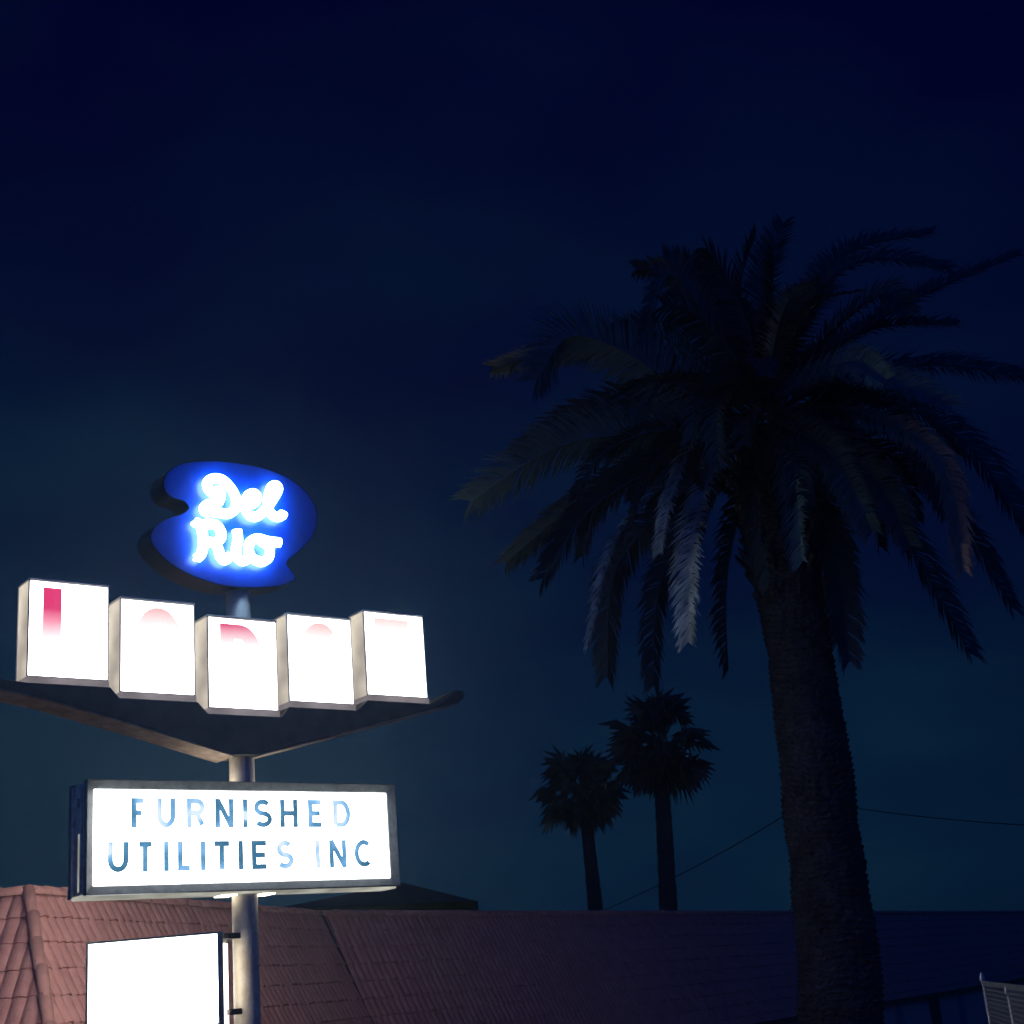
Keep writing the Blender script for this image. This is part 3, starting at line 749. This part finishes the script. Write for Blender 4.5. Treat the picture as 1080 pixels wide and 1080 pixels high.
# ------------------------------------------------------------------ two fan palms beyond the roof
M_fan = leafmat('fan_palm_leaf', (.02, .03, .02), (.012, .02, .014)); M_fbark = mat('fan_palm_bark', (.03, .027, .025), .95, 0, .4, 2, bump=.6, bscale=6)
def fan_palm(cx, cy, pts, D, rad, seedv, label):
    rnd = random.Random(seedv); bs = at(pts[0][0], pts[0][1], D)
    root = tag(empty('fan_palm', V((bs.x, bs.y, 0))), label, 'palm tree', 'fan palms beyond the motel roof')
    c = [(V((bs.x, bs.y, 0)), pts[0][2]*1.25*D/FPX)]+[(at(x, y, D), r*D/FPX) for x, y, r in pts]
    cc = catmull([p for p, r in c], 14); K = len(cc); rads = []
    for i in range(K):
        f = i/14; a = min(int(f), len(c)-2); rads.append((c[a][1]+(c[a+1][1]-c[a][1])*(f-a))*(1+.05*rnd.uniform(-1, 1)+(.05 if i % 2 else 0)))
    mb = MB(); mb.tube(cc, rads, 14); mb.build('trunk', M_fbark, root)
    ct = at(cx, cy, D); mb = MB()
    NL = 74
    for k in range(NL):
        az = k*2.39996+rnd.uniform(-.2, .2); el = rnd.uniform(-1.15, 1.35) if k > 10 else rnd.uniform(-1.4, -.8)
        d = V((cos(az)*cos(el), sin(az)*cos(el), sin(el))); pl = rad*rnd.uniform(.42, .72); fl = rad*rnd.uniform(.32, .44)
        if el < -.6: pl *= .75
        b0 = ct+V((0, 0, -.2)); h = b0+d*pl
        mb.tube([b0, b0+d*pl*.5+UZ*.05, h], .03, 4, False)
        sdv = d.cross(UZ); sdv = sdv.normalized() if sdv.length > .05 else V((1, 0, 0)); up = sdv.cross(d).normalized()
        tw = rnd.uniform(-1.1, 1.1); s2 = sdv*cos(tw)+up*sin(tw); u2 = up*cos(tw)-sdv*sin(tw)
        ns = 15
        for q in range(ns):
            a = (q/(ns-1)-.5)*radians(235); dr = d*cos(a)+s2*sin(a)
            fll = fl*(1-.25*abs(a)/2.05)*rnd.uniform(.72, 1.3)
            wv = dr.cross(u2).normalized()*fl*.055
            m1 = h+dr*fll*.45+u2*.04*fl; e = h+(dr+V((0, 0, -.5))).normalized()*fll*1.05
            mb.add([h, m1+wv, e, m1-wv], [(0, 1, 2), (0, 2, 3)])
    # hanging dead thatch close under the crown
    for k in range(60):
        az = rnd.uniform(0, 2*pi); o = V((cos(az), sin(az), 0)); b = ct+o*.25+UZ*rnd.uniform(-.9, -.2); e = b+o*rnd.uniform(.2, .6)-UZ*rnd.uniform(.6, 1.4)
        sdv = V((-o.y, o.x, 0))*.1; mb.add([b-sdv, b+sdv, e], [(0, 1, 2)])
    mb.build('crown', M_fan, root)
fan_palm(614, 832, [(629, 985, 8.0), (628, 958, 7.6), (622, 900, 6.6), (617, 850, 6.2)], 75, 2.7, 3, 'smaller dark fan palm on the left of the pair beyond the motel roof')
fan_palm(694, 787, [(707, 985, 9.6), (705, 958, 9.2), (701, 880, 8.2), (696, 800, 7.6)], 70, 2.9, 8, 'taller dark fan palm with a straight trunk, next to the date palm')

# ------------------------------------------------------------------ overhead cables with their pole behind the date palm
UD = 62
ub = at(868, 960, UD); util = tag(empty('utility_line', V((ub.x, ub.y, 0))), 'thin overhead cables rising to a pole hidden by the date palm trunk', 'cable')
M_wire = mat('cable', (.012, .012, .016), .8); M_wood = mat('creosoted_wood', (.06, .045, .035), .9, 0, .3, 2)
mt = at(865, 838, UD); mb = MB(); mb.tube([V((ub.x, ub.y, 0)), V((ub.x, ub.y, mt.z))], [.17, .12], 10); mb.build('pole', M_wood, util)
tp = V((ub.x, ub.y, at(865, 843, UD).z))
def cable(a, mid, b, r=.019):
    mb = MB(); pts = [a.lerp(b, i/24) for i in range(25)]; sg = mid-(a+b)/2
    pts = [p+sg*(4*(i/24)*(1-i/24)) for i, p in enumerate(pts)]; mb.tube(pts, r, 5, False); mb.build('cable', M_wire, util)
cable(at(560, 992, 78), at(712, 925, 70), tp, .024); cable(tp, at(975, 861.5, 55), at(1120, 872, 48), .017); cable(at(825, 968, 58), at(843, 951, 60), V((tp.x, tp.y, tp.z-3.4)), .024)

# ------------------------------------------------------------------ corner of a fence at the bottom right
f0 = at(1037.5, 1040, 14); f1 = at(1061.5, 1040, 12.2); fd = V((f1.x-f0.x, f1.y-f0.y, 0)).normalized()
fence = tag(empty('mesh_fence', V((f0.x, f0.y, 0))), 'grey mesh fence with slim pale posts in the bottom right corner', 'fence')
M_post = mat('pale_post_paint', (.72, .68, .58), .5, 0, .2, 8); M_mesh = mat('blue_grey_mesh', (.09, .11, .14), .6, .2, .2, 20)
zp = at(1037, 1025.5, 14).z; zt = at(1040, 1034, 14).z
for k, q in enumerate((0, 1.82, 3.64, 5.46, 7.28)):
    b = V((f0.x, f0.y, 0))+fd*q; mb = MB(); top = zp if k == 0 else zt+.0
    mb.tube([b, b+UZ*(top-.09)], .012, 10); mb.tube([b+UZ*(top-.09), b+UZ*(top-.07), b+UZ*(top-.03), b+UZ*top], [.012, .022, .02, .006], 10)
    mb.build('post', M_post, fence, smooth=True)
nf = V((fd.y, -fd.x, 0)); mb = MB(); o = V((f0.x, f0.y, 0))
mb.box(o, fd, nf, UZ, .02, 7.26, -.012, .012, zt-.03, zt); mb.box(o, fd, nf, UZ, .02, 7.26, -.012, .012, .12, .15)
mb.build('rail', M_mesh, fence)
mb = MB()
x = .03
while x < 7.25:
    mb.box(o, fd, nf, UZ, x, x+.014, -.006, -.001, .15, zt-.03); x += .032
z = .18
while z < zt-.04:
    mb.box(o, fd, nf, UZ, .02, 7.26, .000, .005, z, z+.012); z += .036
tag(mb.build('mesh_panel', M_mesh, fence), kind=None)

# ------------------------------------------------------------------ night haze
HZ = True
if HZ:
    mb = MB(); mb.box(V((0, 0, 0)), V((1, 0, 0)), V((0, 1, 0)), V((0, 0, 1)), -950, 950, -320, 1650, -1.2, 16)
    mh = bpy.data.materials.new('night_haze'); mh.use_nodes = True; n = mh.node_tree.nodes; l = mh.node_tree.links
    n.clear(); o = n.new('ShaderNodeOutputMaterial'); pv = n.new('ShaderNodeVolumePrincipled')
    pv.inputs['Density'].default_value = .0010; pv.inputs['Color'].default_value = (.62, .85, 1, 1); pv.inputs['Anisotropy'].default_value = .8
    l.new(pv.outputs[0], o.inputs['Volume'])
    hb = mb.build('haze', mh); tag(hb, kind='stuff')
